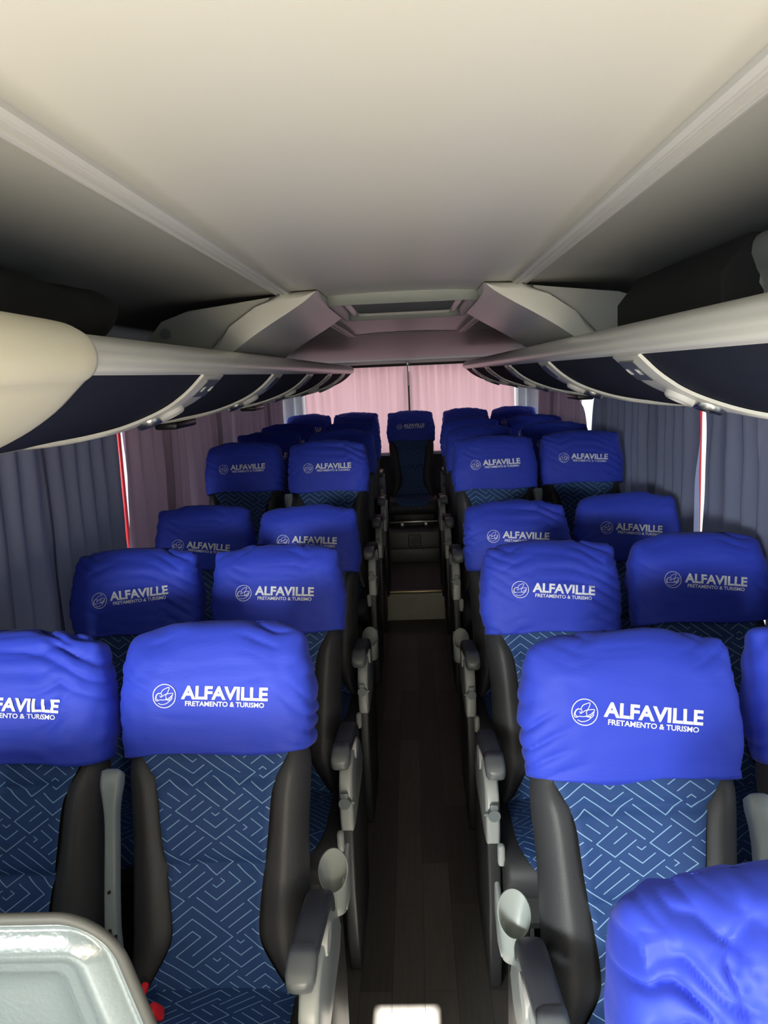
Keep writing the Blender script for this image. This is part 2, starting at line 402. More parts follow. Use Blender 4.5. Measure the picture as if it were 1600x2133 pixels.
# ------------------------------------------------------------------ roof fairings that close the racks
for s in (-1, 1):
    t = thing('roof_fairing', '%s moulded pale grey fairing arching from the ceiling hatch down to the %s rack' % (('left', 'left') if s < 0 else ('right', 'right')), 'fairing', (s*.57, 2.76, 1.8))
    o0 = Vector((s*.57, 2.76, 1.8))
    arc = smoothp([(.268, 2.0), (.30, 1.972), (.36, 1.935), (.43, 1.895), (.50, 1.852), (.575, 1.80)], 4)
    outer = [(.66, 1.80), (.56, 1.895), (.47, 1.955), (.385, 1.996)]
    P = [(s*p[0]-o0.x, p[1]-o0.z) for p in list(arc)]+[(s*a-o0.x, b-o0.z) for a, b in outer]
    ob('arch', prism_me('arch', P, 'y', -.03, 1.10, .022, 4, 50), M_white, t)
    P = [(.58, 1.812), (.80, 1.812), (.845, 1.86), (.79, 1.925), (.70, 1.955), (.385, 1.992), (.47, 1.955), (.56, 1.895)]
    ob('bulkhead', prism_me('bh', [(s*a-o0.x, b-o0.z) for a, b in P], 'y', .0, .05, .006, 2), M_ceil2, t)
    for k, (a, b) in enumerate(((.41, 1.982), (.475, 1.945), (.545, 1.895))):
        bm = bmesh.new(); add_cyl(bm, (s*(a+.012)-o0.x, -.003, b-o0.z), .0045, .008, 'y', 12); ob('screw', bm_me('sc', bm, True), M_dark, t)
    bm = bmesh.new(); add_cyl(bm, (s*.775-o0.x, -.004, 1.885-o0.z), .017, .012, 'y', 24); ob('round_cap', bm_me('rc', bm, True), M_mgrey, t)

# ------------------------------------------------------------------ luggage racks
UP = smoothp([(.478, 1.742), (.53, 1.695), (.60, 1.655), (.70, 1.620), (.82, 1.597), (.93, 1.586), (1.03, 1.586), (1.08, 1.592), (1.112, 1.60)], 5)
LEN = [0]
for i in range(1, len(UP)): LEN.append(LEN[-1]+(UP[i]-UP[i-1]).length)
TOT = LEN[-1]
def upt(t):
    d = t*TOT
    for i in range(1, len(UP)):
        if d <= LEN[i] or i == len(UP)-1:
            q = (d-LEN[i-1])/(LEN[i]-LEN[i-1]); p = UP[i-1].lerp(UP[i], q); tg = (UP[i]-UP[i-1]).normalized()
            return p, Vector((-tg.y, tg.x)) if False else Vector((tg.y, -tg.x))   # outward (down / inward)
def upn(t, off):
    p, n = upt(t)
    if n.y > 0: n = -n
    return p+n*off
def strip(s, t0, t1, ya, yb, off, thick=.01, nt=24, ny=6, edge=.004):
    """closed plate following the underside. ya(t), yb(t) y-limits"""
    V = []; F = []
    for layer, o_ in ((0, off), (1, off-thick)):
        for i in range(nt+1):
            t = t0+(t1-t0)*i/nt
            for j in range(ny+1):
                y = ya(t)+(yb(t)-ya(t))*j/ny
                e = edge if (layer == 0 and (j in (0, ny) or i in (0, nt))) else 0
                p = upn(t, o_-e); V.append((s*p.x, y, p.y))
    n = ny+1; Mx = (nt+1)*n
    for i in range(nt):
        for j in range(ny):
            a = i*n+j; F.append((a, a+1, a+n+1, a+n)); F.append((Mx+a, Mx+a+n, Mx+a+n+1, Mx+a+1))
    bd = [(i*n, (i+1)*n) for i in range(nt)]+[(nt*n+j, nt*n+j+1) for j in range(ny)]+[((i+1)*n+ny, i*n+ny) for i in reversed(range(nt))]+[(j+1, j) for j in reversed(range(ny))]
    for a, b in bd: F.append((a, b, b+Mx, a+Mx))
    bm = bmesh.new(); me = mk('st', V, F); bm.from_mesh(me); return bm_me('strip', bm, True, 50)
def digits(txt, size):
    c = bpy.data.curves.new('t', 'FONT'); c.body = txt; c.size = size; c.align_x = 'CENTER'; c.align_y = 'CENTER'; c.extrude = .0004
    o = bpy.data.objects.new('t', c); COL.objects.link(o)
    dg = bpy.context.evaluated_depsgraph_get(); me = bpy.data.meshes.new_from_object(o.evaluated_get(dg))
    bpy.data.objects.remove(o); return me
for s in (-1, 1):
    side = 'left' if s < 0 else 'right'
    rk = thing('luggage_rack', ('white and navy overhead luggage rack along the left windows, with a cream end cap' if s < 0 else 'white and navy overhead luggage rack along the right windows, running out of frame'), 'luggage rack', (0, 0, 0))
    y0, y1 = (.62, 7.1) if s < 0 else (.35, 7.1)
    rail = smoothp([(.64, 1.795), (.60, 1.806), (.55, 1.812), (.50, 1.808), (.470, 1.793), (.459, 1.772), (.463, 1.752), (.478, 1.741)], 4)
    inner_ = [(.50, 1.742), (.51, 1.78), (.64, 1.785)]
    def railp(y):
        return 0
    P = [(s*p[0], p[1]) for p in rail]+[(s*a, b) for a, b in inner_]
    ob('nose_rail', prism_me('nr', P, 'y', y0, y1, .004, 2, 50), M_white, rk)
    ob('shelf_deck', box_me('dk', (s*.87, (y0+y1)/2, 1.788), (.48, y1-y0, .012)), M_wall, rk)
    ob('bottom_rail', prism_me('br', [(s*a, b) for a, b in ((.93, 1.582), (.955, 1.574), (.985, 1.574), (1.0, 1.584), (.97, 1.59))], 'y', y0, y1), M_trim, rk)
    units = [2.03, 3.06, 4.09, 5.12, 6.15] if s < 0 else [.66, 1.70, 2.80, 3.90, 5.0, 6.1]
    ends = [y0]+units+[y1]
    for k in range(len(ends)-1):
        a, b = ends[k], ends[k+1]
        ob('underside_panel', strip(s, .0, 1., lambda t, a=a: a+.004, lambda t, b=b: b-.004, 0, .008, 30, 4), M_rackfab, rk)
    for k, yk in enumerate(units):
        def far(t, yk=yk): return yk+ipl(t, [0, .13, .20, .34, .44, 1], [.195, .180, .145, .110, .034, .030])
        def near(t, yk=yk): return yk-ipl(t, [0, .10, .2, 1], [.016, .012, .002, .0])
        un_ = ob('service_unit', strip(s, .0, 1., near, far, .010, .012, 40, 6, .005), M_white, rk)
        pl = strip(s, .015, .10, lambda t, yk=yk: yk+.030, lambda t, yk=yk: yk+.150, .0135, .006, 6, 3, .001)
        ob('number_plate', pl, M_plate, un_)
        if (s < 0 and k == 0) or (s > 0 and k == 1):
            for q, (tx, dy) in enumerate((('05', .050), ('06', .126)) if s < 0 else (('03', .126), ('04', .054))):
                me = digits(tx, .026)
                p = upn(.058, .0142); pt, n = upt(.058); pa = upn(.02, 0); pb = upn(.10, 0)
                dn = (pb-pa).normalized()      # direction away from the nose
                X = Vector((0, 1 if s < 0 else -1, 0)); Y = Vector((-s*dn.x, 0, -dn.y)); 
                for v in me.vertices:
                    c = v.co.copy(); v.co = Vector((s*p.x, yk+dy, p.y))+X*c.x+Y*c.y+X.cross(Y)*c.z
                ob('digits', me, M_digit, un_)
        # oval vent: bezel, nozzle rings
        for q, tq in enumerate((.205, .285)):
            p = upn(tq, .012); pa, pb = upn(tq-.03, 0), upn(tq+.03, 0); dn = (pb-pa).normalized()
            T = Vector((s*dn.x, 0, dn.y)); Yv = Vector((0, 1, 0)); Nn = Vector((s*(p-upn(tq, 0)).x, 0, (p-upn(tq, 0)).y)).normalized()
            V = []; F = []; n = 28
            prof = [(.036, -.004), (.034, .006), (.029, .010), (.024, .010), (.020, .004), (.019, -.004)]
            for (rr, hh) in prof:
                for i in range(n):
                    a = 2*pi*i/n
                    V.append(Vector((s*p.x, yk+.055-(.012*q), p.y))+T*rr*1.0*cos(a)+Yv*rr*.95*sin(a)+Nn*hh)
            for j in range(len(prof)-1):
                for i in range(n): F.append((j*n+i, j*n+(i+1) % n, (j+1)*n+(i+1) % n, (j+1)*n+i))
            vt = ob('air_vent', mk('av', V, F), M_trim if q == 0 else M_metal, un_)
            V = [Vector((s*p.x, yk+.055-(.012*q), p.y))+T*.0195*cos(2*pi*i/n)+Yv*.019*sin(2*pi*i/n)+Nn*.001 for i in range(n)]
            F = [tuple(range(n))]
            me = mk('vd', V, F, smooth=False); me.materials.append(M_slot); me.materials.append(M_metal)
            bm = bmesh.new(); bm.from_mesh(me); 
            for a in (0, pi/3, 2*pi/3):
                d = T*cos(a)+Yv*sin(a); e = T*-sin(a)+Yv*cos(a); c0 = Vector((s*p.x, yk+.055-(.012*q), p.y))+Nn*.004
                vv = [bm.verts.new(c0+d*.0185*x1+e*.0016*x2+Nn*x3) for x3 in (0, .002) for x1, x2 in ((-1, -1), (1, -1), (1, 1), (-1, 1))]
                for fc in ((0, 1, 2, 3), (7, 6, 5, 4), (0, 4, 5, 1), (1, 5, 6, 2), (2, 6, 7, 3), (3, 7, 4, 0)):
                    bm.faces.new([vv[i] for i in fc]).material_index = 1
            bm.to_mesh(me); bm.free()
            ob('nozzle', me, None, un_)
    if s < 0:
        # swollen cream end cap
        full = [(.66, 1.80)]+[(p[0], p[1]) for p in rail[2:]]+[(p.x, p.y) for p in UP[2:]]
        V = []; F = []; ys = [.60, .66, .8, .95, 1.1, 1.2, 1.245, 1.265, 1.272, 1.272]
        offs = [.016, .018, .018, .017, .016, .015, .014, .011, .006, -.01]
        n = len(full)
        cen = Vector((.75, 1.72))
        for y, o_ in zip(ys, offs):
            for i, p in enumerate(full):
                a = Vector(full[max(i-1, 0)]); b = Vector(full[min(i+1, n-1)]); tg = (b-a).normalized(); nn = Vector((-tg.y, tg.x))
                q = Vector(p)
                if nn.dot(q-cen) < 0: nn = -nn
                q = q+nn*o_; V.append((-q.x, y, q.y))
        for j in range(len(ys)-1):
            for i in range(n-1): F.append((j*n+i, j*n+i+1, (j+1)*n+i+1, (j+1)*n+i))
        F.append(tuple(range(n)))
        ob('end_cap', mk('ec', V, F), M_cream, rk)
        bm = bmesh.new(); add_cyl(bm, (-.472, 1.02, 1.742), .003, .02, 'x', 10); ob('screw_hole', bm_me('sh', bm, True), M_dark, rk)
    else:
        pass
# black housings under the racks
for (x, y, lb) in ((-.93, 3.33, 'flat black housing hanging under the left rack above the curtain gap'), (.93, 4.55, 'flat black housing hanging under the right rack beside the bright curtain gap'), (-.93, 4.95, 'small flat black housing under the left rack, further back')):
    o = ob('ceiling_housing', box_me('hs', (0, 0, 0), (.09, .30, .03), .01), M_black); o.location = (x, y, 1.562); tag(o, lb, 'housing', 'black housings under the racks')

# ------------------------------------------------------------------ bags on the racks
def blob(name, c, s, seed, m, lump=.25, p=.55):
    V = []; F = []; nu, nv = 48, 28
    for j in range(nv+1):
        ph = -pi/2+pi*j/nv
        for i in range(nu):
            th = 2*pi*i/nu
            sg = lambda q, e: math.copysign(abs(q)**e, q)
            v = Vector((sg(cos(ph), p)*sg(cos(th), p)*s[0], sg(cos(ph), p)*sg(sin(th), p)*s[1], sg(sin(ph), p)*s[2]))
            n = noise.noise(v*7+Vector((seed, 0, 0)))*lump+abs(noise.noise(v*14+Vector((0, seed, 0))))*lump*.5
            k = 1+n
            v = Vector((v.x*k, v.y*k, max(v.z*k, -s[2])))
            V.append(v)
    for j in range(nv):
        for i in range(nu): F.append((j*nu+i, j*nu+(i+1) % nu, (j+1)*nu+(i+1) % nu, (j+1)*nu+i))
    o = ob(name, mk(name, V, F), m); o.location = c; return o
tag(blob('travel_bag', (-.84, 1.62, 1.872), (.20, .38, .07), 3, M_bag, .25), 'slumped dark bag on the left rack next to the cream end cap', 'bag')
tag(blob('small_pouch', (-.61, 3.98, 1.838), (.035, .09, .022), 8, M_bag, .4), 'small black pouch on the left rack past the arched fairing', 'pouch')
o = ob('rack_block', prism_me('lc', [(-.22, -.065), (.20, -.065), (.20, .10), (-.16, .105), (-.22, .03)], 'y', -.42, .42, .01), M_bag); o.location = (.86, 2.12, 1.862)  # plain black block for an unidentified dark area on the rack
tag(o, 'black block with an angled front lying on the right luggage rack', 'case')
V = []
pts = smoothp([(.66, 1.80), (.655, 1.86), (.635, 1.90), (.64, 1.935), (.70, 1.945), (1.05, 1.93), (1.12, 1.80)], 4)
o = ob('grey_bag', prism_me('gb', [(p[0]-.88, p[1]-1.80) for p in pts], 'y', -.16, .16, .006, 2, 50), M_greybag); o.location = (.88, 1.38, 1.797)
tag(o, 'pale grey soft bag at the near end of the right rack', 'bag')

# ------------------------------------------------------------------ curtains
def curtain(side, ya, yb, z0, z1, m, label, seed, slantA=0., slantB=0., amp=.030, per=.14, grp=None):
    rnd = random.Random(seed); n = max(int((yb-ya)/.008), 20); nz = 26; V = []; F = []
    ph = rnd.random()*6
    for j in range(nz+1):
        tz = j/nz; z = z0+(z1-z0)*tz
        a = ya+slantA*tz**1.5; b = yb+slantB*tz**1.5
        for i in range(n+1):
            t = i/n; y = a+(b-a)*t
            w = y/per*2*pi+ph+3.2*noise.noise(Vector((y*2.4, seed, tz*.7)))
            A = amp*(.75+.5*noise.noise(Vector((y*5, seed+9, 0))))*(1.0-.15*tz)
            xo = A*(sin(w)+.25*sin(2*w+1))+.006*noise.noise(Vector((y*9, tz*5, seed)))
            V.append((xo, y, z))
    for j in range(nz):
        for i in range(n): a_ = j*(n+1)+i; F.append((a_, a_+1, a_+n+2, a_+n+1))
    yc = (ya+yb)/2
    V = [(v[0], v[1]-yc, v[2]-z1) for v in V]
    o = ob('curtain', mk('cu', V, F), m); o.location = (side*1.157, yc, z1)
    tag(o, label, 'curtain', grp)
    return o
GL = 'curtains along the left windows'; GR = 'curtains along the right windows'
ZC = 1.60
curtain(-1, 1.15, 2.62, .62, ZC, M_cslate, 'slate grey curtain at the left edge, nearest the camera', 1, 0, 0, grp=GL)
curtain(-1, 2.57, 3.245, .62, ZC, M_cslate, 'slate grey left curtain ending at the red strip in the gap', 2, 0, -.02, grp=GL)
curtain(-1, 3.30, 4.26, .62, ZC, M_cmauve, 'backlit mauve left curtain just behind the red strip in the gap', 3, .03, .01, grp=GL)
curtain(-1, 4.34, 5.35, .62, ZC, M_cmauve, 'backlit mauve left curtain behind the low slit of light', 4, -.08, 0, grp=GL)
curtain(-1, 5.38, 6.40, .62, ZC, M_cmauve, 'backlit mauve left curtain, second from the rear window', 5, 0, 0, grp=GL)
curtain(-1, 6.42, 7.50, .62, ZC, M_cmauve, 'backlit mauve left curtain nearest the rear window', 6, 0, 0, grp=GL)
curtain(1, 1.45, 2.70, .62, ZC, M_cslate, 'slate blue curtain at the right edge, nearest the camera', 11, 0, 0, grp=GR)
curtain(1, 2.67, 3.27, .62, ZC, M_cslate, 'wide slate blue right curtain ending at the red and white gap', 12, 0, -.01, grp=GR)
curtain(1, 3.29, 4.30, .62, ZC, M_cslate, 'slate blue right curtain just behind the red and white gap', 13, .09, 0, grp=GR)
curtain(1, 4.32, 5.28, .62, ZC, M_cslate, 'slate right curtain with its rear edge at the bright white gap', 14, 0, -.05, grp=GR)
curtain(1, 5.34, 6.38, .62, ZC, M_cmauve, 'backlit mauve right curtain just behind the bright white gap', 15, .34, 0, grp=GR)
curtain(1, 6.42, 7.50, .62, ZC, M_cmauve, 'backlit mauve right curtain nearest the rear window', 16, 0, 0, grp=GR)
for (sx, y, lb) in ((-1, 3.395, 'red upright strip at the window in the left curtain gap'), (1, 3.44, 'red upright strip at the window in the right curtain gap')):
    o = ob('emergency_strip', box_me('es', (0, 0, 0), (.012, .03, .62), .003), M_red); o.location = (sx*1.195, y, 1.28); tag(o, lb, 'red strip')
def rear_curtain(xa, xb, label, seed):
    n = 200; nz = 24; V = []; F = []
    for j in range(nz+1):
        tz = j/nz; z = .99+(1.80-.99)*tz
        for i in range(n+1):
            x = xa+(xb-xa)*i/n
            w = x/.075*2*pi+2*noise.noise(Vector((x*4, seed, tz*.8)))
            A = (.004+.012*tz**2)*(.7+.6*noise.noise(Vector((x*6, seed, 0))))
            V.append((x-(xa+xb)/2, A*sin(w)+.012*noise.noise(Vector((x*3, tz*2, seed))), z-1.80))
    for j in range(nz):
        for i in range(n): a_ = j*(n+1)+i; F.append((a_, a_+n+1, a_+n+2, a_+1))
    o = ob('curtain', mk('rc', V, F), M_cpink); o.location = ((xa+xb)/2, 7.755, 1.80); tag(o, label, 'curtain', 'pink rear window curtains')
rear_curtain(-.975, -.014, 'pink backlit rear window curtain, left half', 21)
rear_curtain(.002, .965, 'pink backlit rear window curtain, right half', 22)
bm = bmesh.new(); add_cyl(bm, (0, 0, 0), .012, 2.02, 'x', 16)
o = ob('curtain_rail', bm_me('cr', bm, True), M_black); o.location = (0, 7.70, 1.803); tag(o, 'black curtain rail across the top of the rear window', 'curtain rail')
bm = bmesh.new(); add_cyl(bm, (0, 0, -.10), .008, .20, 'z', 16); add_box(bm, (0, 0, .0), (.03, .03, .03), .006)
o = ob('centre_bracket', bm_me('cb', bm, True), M_metal); o.location = (-.008, 7.675, 1.815); tag(o, 'small metal bracket rod between the two pink curtains', 'bracket')


# ------------------------------------------------------------------ rear step box with round speaker
bx = thing('step_box', 'dark raised box with a round speaker below the middle rear seat', 'step box', (0, 6.62, .2))
ob('box', box_me('sb', (0, .19, .12), (.50, .28, .24), .008), M_riser2, bx)
ob('kick_panel', box_me('sb', (0, .03, .055), (.47, .05, .11), .006), M_riser2, bx)
V, F, inner = ring_me('sp', .052, .052, .016, .007, 0, .006)
V = [(v[0], .046-v[2], .17+v[1]) for v in V]; spf = ob('speaker_frame', mk('sf', V, F), M_black, bx)
bm = bmesh.new(); add_cyl(bm, (0, .046, .17), .040, .01, 'y', 28); ob('speaker_grille', bm_me('sg', bm, True), M_dark, spf)

# ------------------------------------------------------------------ SEATS
TILT = radians(15.5); ct, st = cos(TILT), sin(TILT)
def bk(x, n, s):   # back frame -> seat local
    return Vector((x, -.166+s*st-n*ct, .46+s*ct+n*st))
PH = smoothp([(-.06, .172), (-.02, .160), (.02, .136), (.06, .112), (.10, .092), (.14, .088), (.22, .096), (.32, .110), (.40, .118), (.44, .130), (.47, .146), (.50, .158), (.60, .165), (.80, .165)], 6)
def pan_hw(s):
    for i in range(len(PH)-1):
        if s <= PH[i+1].x: q = (s-PH[i].x)/(PH[i+1].x-PH[i].x); return PH[i].y+(PH[i+1].y-PH[i].y)*max(q, 0)
    return PH[-1].y
def body_w(s): return ipl(s, [0, .1, .3, .46, .52, .7], [.198, .192, .192, .200, .192, .185])
def front_n(x, s):
    Wd = body_w(s); hw = pan_hw(s); a = abs(x)
    bol = 0
    if a > hw: q = min((a-hw)/(Wd-hw), 1); bol = .030*min(1, q*2.2)**.7*(1-ipl(s, [.44, .50], [0, .9]))
    e = (max(0, 1-(a/Wd)**7))**.5
    return -.05+(.05+bol+.004)*e
def body_me():
    nf = 46; nb = 18; sv = [-.05+.78*j/46 for j in range(47)]
    def fn(i, j):
        s = sv[j]; Wd = body_w(s)
        if i < nf:
            q = -1+2*i/(nf-1); hw = pan_hw(s); aq = abs(q)
            x = math.copysign(hw*aq/.4 if aq < .4 else hw+(Wd-hw)*sin((aq-.4)/.6*pi/2), q); n = front_n(x, s)-(.014 if aq < .38 else 0)
        else:
            q = 1-2*(i-nf+1)/(nb+1); x = Wd*sin(q*pi/2); n = -.05-.055*(max(0, 1-(abs(x)/Wd)**5))**.5
        return bk(x, n, s)
    V, F, _ = grid('b', nf+nb, len(sv), fn, True)
    nr = nf+nb
    F.append(tuple(range(nr))[::-1]); F.append(tuple(range((len(sv)-1)*nr, len(sv)*nr)))
    return mk('backrest', V, F)
def panel_me():
    nx = 33; sv = [-.03+.60*j/70 for j in range(71)]
    def fn(i, j):
        s = sv[j]; q = -1+2*i/(nx-1); x = q*(pan_hw(s)+.004)
        n = .004+.012*abs(q)**3-.004*(1 if abs(q) == 1 else 0)
        for c0, A in ((.435, .009), (.255, .008)): n -= A*math.exp(-((s-c0)/.010)**2)
        n += .010*abs(sin(pi*(s-.255)/.18))**.6 if .255 < s < .435 else (.010*abs(sin(pi*(s)/.255))**.6 if 0 < s < .255 else 0)
        return bk(x, n, s)
    V, F, UV = grid('p', nx, len(sv), fn, False, lambda i, j: ((-1+2*i/(nx-1))*(pan_hw(sv[j])+.004), sv[j]))
    return mk('panel', V, F, UV)
def cover_mesh(seed, amp=1.0, crumple=0, hi=1):
    rnd = random.Random(seed); nu = int(150*hi); nv = int(58*hi); A0 = .216
    s0, s1 = .488, .688; hz = .078; dn = .070+.012*crumple
    dirs = [(rnd.uniform(.25, .75), rnd.uniform(60, 95), rnd.uniform(0, 9)) for _ in range(2)]+[(-rnd.uniform(.25, .8), rnd.uniform(60, 90), rnd.uniform(0, 9))]
    ears = [(-1, rnd.uniform(.3, .9)), (1, rnd.uniform(.3, .9))]
    ang = rnd.uniform(-.02, .02)
    def fn(i, j):
        th = 2*pi*i/nu; t = j/(nv-1)
        if t < .6: q = t/.6; s = s0+(s1-s0)*q; ph = 0; A = A0-.010*(1-sin(pi*min(q*.9+.05, 1)))
        else: ph = (t-.6)/.4*pi/2; s = s1+(hz+.006)*sin(ph); A = A0-.010*(1-sin(pi*.95))-.080*(1-cos(ph))**1.0
        k = cos(ph)**.9 if ph else 1
        c, s_ = cos(th), sin(th)
        x = A*math.copysign(abs(c)**.42, c)
        D = (dn+.014*sin(pi*min(t/.75, 1)))*max(k, 0)
        n = -.040+math.copysign(abs(s_)**.55, s_)*D*-1
        n += (1-k)*-.01
        # lowered corners / arched top
        s -= .034*(abs(x)/A0)**2.6*(t > .3)*min(1, (t-.3)*2)
        x += ang*(s-.6)
        # wrinkles
        w = 0
        for (sl, fr, po) in dirs:
            g = (s+sl*x)*fr+po; msk = max(0, noise.noise(Vector((x*7+po, s*7, seed)))*2.3-.12)
            w += msk*(1-abs(sin(g+1.5*noise.noise(Vector((x*9, s*9, po))))))**2
        w *= -.0085*amp
        w += .006*amp*noise.noise(Vector((x*11, s*11, n*11+seed)))
        w += .0025*amp*noise.noise(Vector((x*34, s*34, n*30+seed)))
        # pleats along the side edges
        if abs(c) > .8: w += .0012*sin(s*120+seed*3+4*x)*(abs(c)-.8)/.2*amp
        n -= 0; nn = Vector((c*.9, -s_)); nn.normalize()
        x += nn.x*w; n += nn.y*w*(1 if k > .2 else .5)
        if ph: s += w*sin(ph)
        for sx, e in ears:
            d2 = ((x-sx*.178)/.030)**2+((s-.728)/.028)**2+((n+.03)/.05)**2
            g = math.exp(-d2)*e; x += sx*.022*g; s += .020*g; n += .012*g*noise.noise(Vector((x*40, s*40, seed)))
        if crumple:
            d2 = ((x+.165)/.075)**2+((s-.675)/.085)**2; g = math.exp(-d2)
            v = Vector((x*15, s*13, seed)); q1 = noise.noise(v); q2 = noise.noise(v*1.7+Vector((5, 3, 1)))
            fold = (1-min(1, abs(q1)*3.4))**2*-.048+(1-min(1, abs(q2)*3.2))**2*-.022+.012*q1
            n += g*fold*crumple*(1 if s_ < .2 else 0); x -= g*.012*abs(q2)*crumple; s += g*.012*q2
            n += -.03*math.exp(-(((x+.10)/.028)**2+((s-.60)/.030)**2))*crumple*(1 if s_ < .2 else 0)
        if crumple and s_ < 0 and abs(x) < .19 and s < .72: n = max(n, .010)
        bottom = s0+.004*sin(x*22+seed)+.004*noise.noise(Vector((x*12, seed, 0)))
        if t == 0: s = bottom
        return bk(x, n, s)
    V, F, _ = grid('c', nu, nv, fn, True)
    # hem turned inwards
    base = len(V)
    for i in range(nu):
        v = V[i].copy(); c0 = bk(0, -.04, .47); d = (c0-v); V.append(v+d.normalized()*.012+Vector((0, 0, .004)))
    for i in range(nu): F.append((base+i, base+(i+1) % nu, (i+1) % nu, i))
    F.append(tuple(range((nv-1)*nu, nv*nu)))
    return mk('cover', V, F)

def logo2d():
    bm = bmesh.new()
    def text(body, width, height, cx_, cy_, off):
        c = bpy.data.curves.new('t', 'FONT'); c.body = body; c.size = 1; c.align_x = 'CENTER'; c.offset = off; c.resolution_u = 3
        o = bpy.data.objects.new('t', c); COL.objects.link(o)
        dg = bpy.context.evaluated_depsgraph_get(); me = bpy.data.meshes.new_from_object(o.evaluated_get(dg)); bpy.data.objects.remove(o)
        xs = [v.co.x for v in me.vertices]; ys = [v.co.y for v in me.vertices]
        kx = width/(max(xs)-min(xs)); ky = height/(max(ys)-min(ys)); mx_, my = (max(xs)+min(xs))/2, (max(ys)+min(ys))/2
        for v in me.vertices: v.co = Vector(((v.co.x-mx_)*kx+cx_, (v.co.y-my)*ky+cy_, 0))
        bm.from_mesh(me)
    text('ALFAVILLE', .186, .0285, .030, .0075, .034)
    text('FRETAMENTO & TURISMO', .170, .0105, .031, -.0155, .022)
    def ribbon(pts, w, closed=False):
        P = [Vector((p[0], p[1], 0)) for p in pts]; n = len(P); L = []
        for i in range(n):
            a = P[(i-1) % n] if closed or i > 0 else P[i]; b = P[(i+1) % n] if closed or i < n-1 else P[i]
            t = (b-a).normalized(); nn = Vector((-t.y, t.x, 0)); L.append((bm.verts.new(P[i]+nn*w/2), bm.verts.new(P[i]-nn*w/2)))
        for i in range(n if closed else n-1):
            a, b = L[i], L[(i+1) % n]; bm.faces.new((a[0], b[0], b[1], a[1]))
    ribbon([(-.099+.0245*cos(2*pi*i/40), -.001+.0245*sin(2*pi*i/40)) for i in range(40)], .0016, True)
    def cv(p): return (-.099+(p[0]-228)/130*.0245, -.001-(p[1]-445)/130*.0245)
    for pts in ([(155, 492), (138, 482), (134, 455), (152, 424), (182, 418), (200, 432), (190, 462), (176, 440)],
                [(186, 420), (205, 382), (240, 360), (278, 350), (266, 400), (246, 440), (250, 476), (220, 490), (176, 490), (150, 502), (130, 498), (124, 470), (140, 430), (168, 412)],
                [(205, 452), (240, 426), (325, 412), (302, 450), (268, 474), (245, 490)],
                [(325, 436), (300, 470), (262, 492)], [(322, 460), (300, 490), (245, 486)], [(160, 526), (200, 541), (258, 526), (306, 484)]):
        ribbon([tuple(p) for p in smoothp([cv(p) for p in pts], 4)], .0013)
    for _ in range(3):
        es = [e for e in bm.edges if e.calc_length() > .009]
        if not es: break
        bmesh.ops.subdivide_edges(bm, edges=es, cuts=1)
    bmesh.ops.triangulate(bm, faces=bm.faces)
    for _ in range(2):
        es = [e for e in bm.edges if e.calc_length() > .010]
        if not es: break
        bmesh.ops.subdivide_edges(bm, edges=es, cuts=1); bmesh.ops.triangulate(bm, faces=bm.faces)
    V = [v.co.copy() for v in bm.verts]; bm.verts.index_update(); F = [[v.index for v in fc.verts] for fc in bm.faces]; bm.free()
    return V, F
LOGO = logo2d()
def logo_mesh(tree, rot, dx=0, ds=0):
    V = []; cr, sr = cos(rot), sin(rot)
    nd = (bk(0, 0, .6)-bk(0, .3, .6)).normalized()
    for v in LOGO[0]:
        x = v.x*cr-v.y*sr+dx; s = .612+ds+v.x*sr+v.y*cr
        hit = tree.ray_cast(bk(x, .3, s), nd)
        p = hit[0] if hit[0] else bk(x, .04, s)
        V.append(p-nd*.0022)
    # orient to the front
    me = mk('logo', V, LOGO[1], smooth=False); return me

def cushion_body():
    P = smoothp([(-.10, .455), (-.20, .452), (-.36, .462), (-.455, .455), (-.492, .42), (-.49, .37), (-.45, .335), (-.30, .32), (-.08, .33)], 4)
    return prism_me('cu', [(p[0], p[1]) for p in P], 'x', -.205, .205, .022, 4, 50)
def cushion_top():
    nx = 25; P = smoothp([(-.13, .457), (-.20, .457), (-.36, .468), (-.455, .461), (-.497, .43), (-.500, .39)], 7)
    L = [0]
    for i in range(1, len(P)): L.append(L[-1]+(P[i]-P[i-1]).length)
    def hw(j):
        t = L[j]/L[-1]; return .165 if t < .55 else .165*(max(0, 1-((t-.55)/.47)**2.6))**.5
    def fn(i, j):
        q = -1+2*i/(nx-1); b = .010*(1-abs(q)**4); p = P[j]; a = P[max(j-1, 0)]; c = P[min(j+1, len(P)-1)]; tg = (c-a).normalized(); nn = Vector((tg.y, -tg.x)); 
        if nn.y < 0 or (abs(nn.y) < .2 and nn.x > 0): nn = -nn
        p = p+nn*(b+.001); return Vector((q*hw(j), p[0], p[1]))
    V, F, UV = grid('ct', nx, len(P), fn, False, lambda i, j: ((-1+2*i/(nx-1))*hw(j)+.3, -L[j]+.9))
    return mk('ct', V, F, UV)
def base_me():
    bm = bmesh.new()
    prism(bm, [(-.40, .33), (-.06, .33), (-.05, .20), (-.12, .16), (-.34, .16), (-.40, .22)], 'x', -.17, .17, .008, 2)
    for x in (-.13, .13):
        prism(bm, [(-.33, .17), (-.13, .17), (-.08, 0), (-.12, 0), (-.22, .08), (-.32, 0), (-.37, 0)], 'x', x-.02, x+.02, .004, 2)
    return bm_me('base', bm, True)

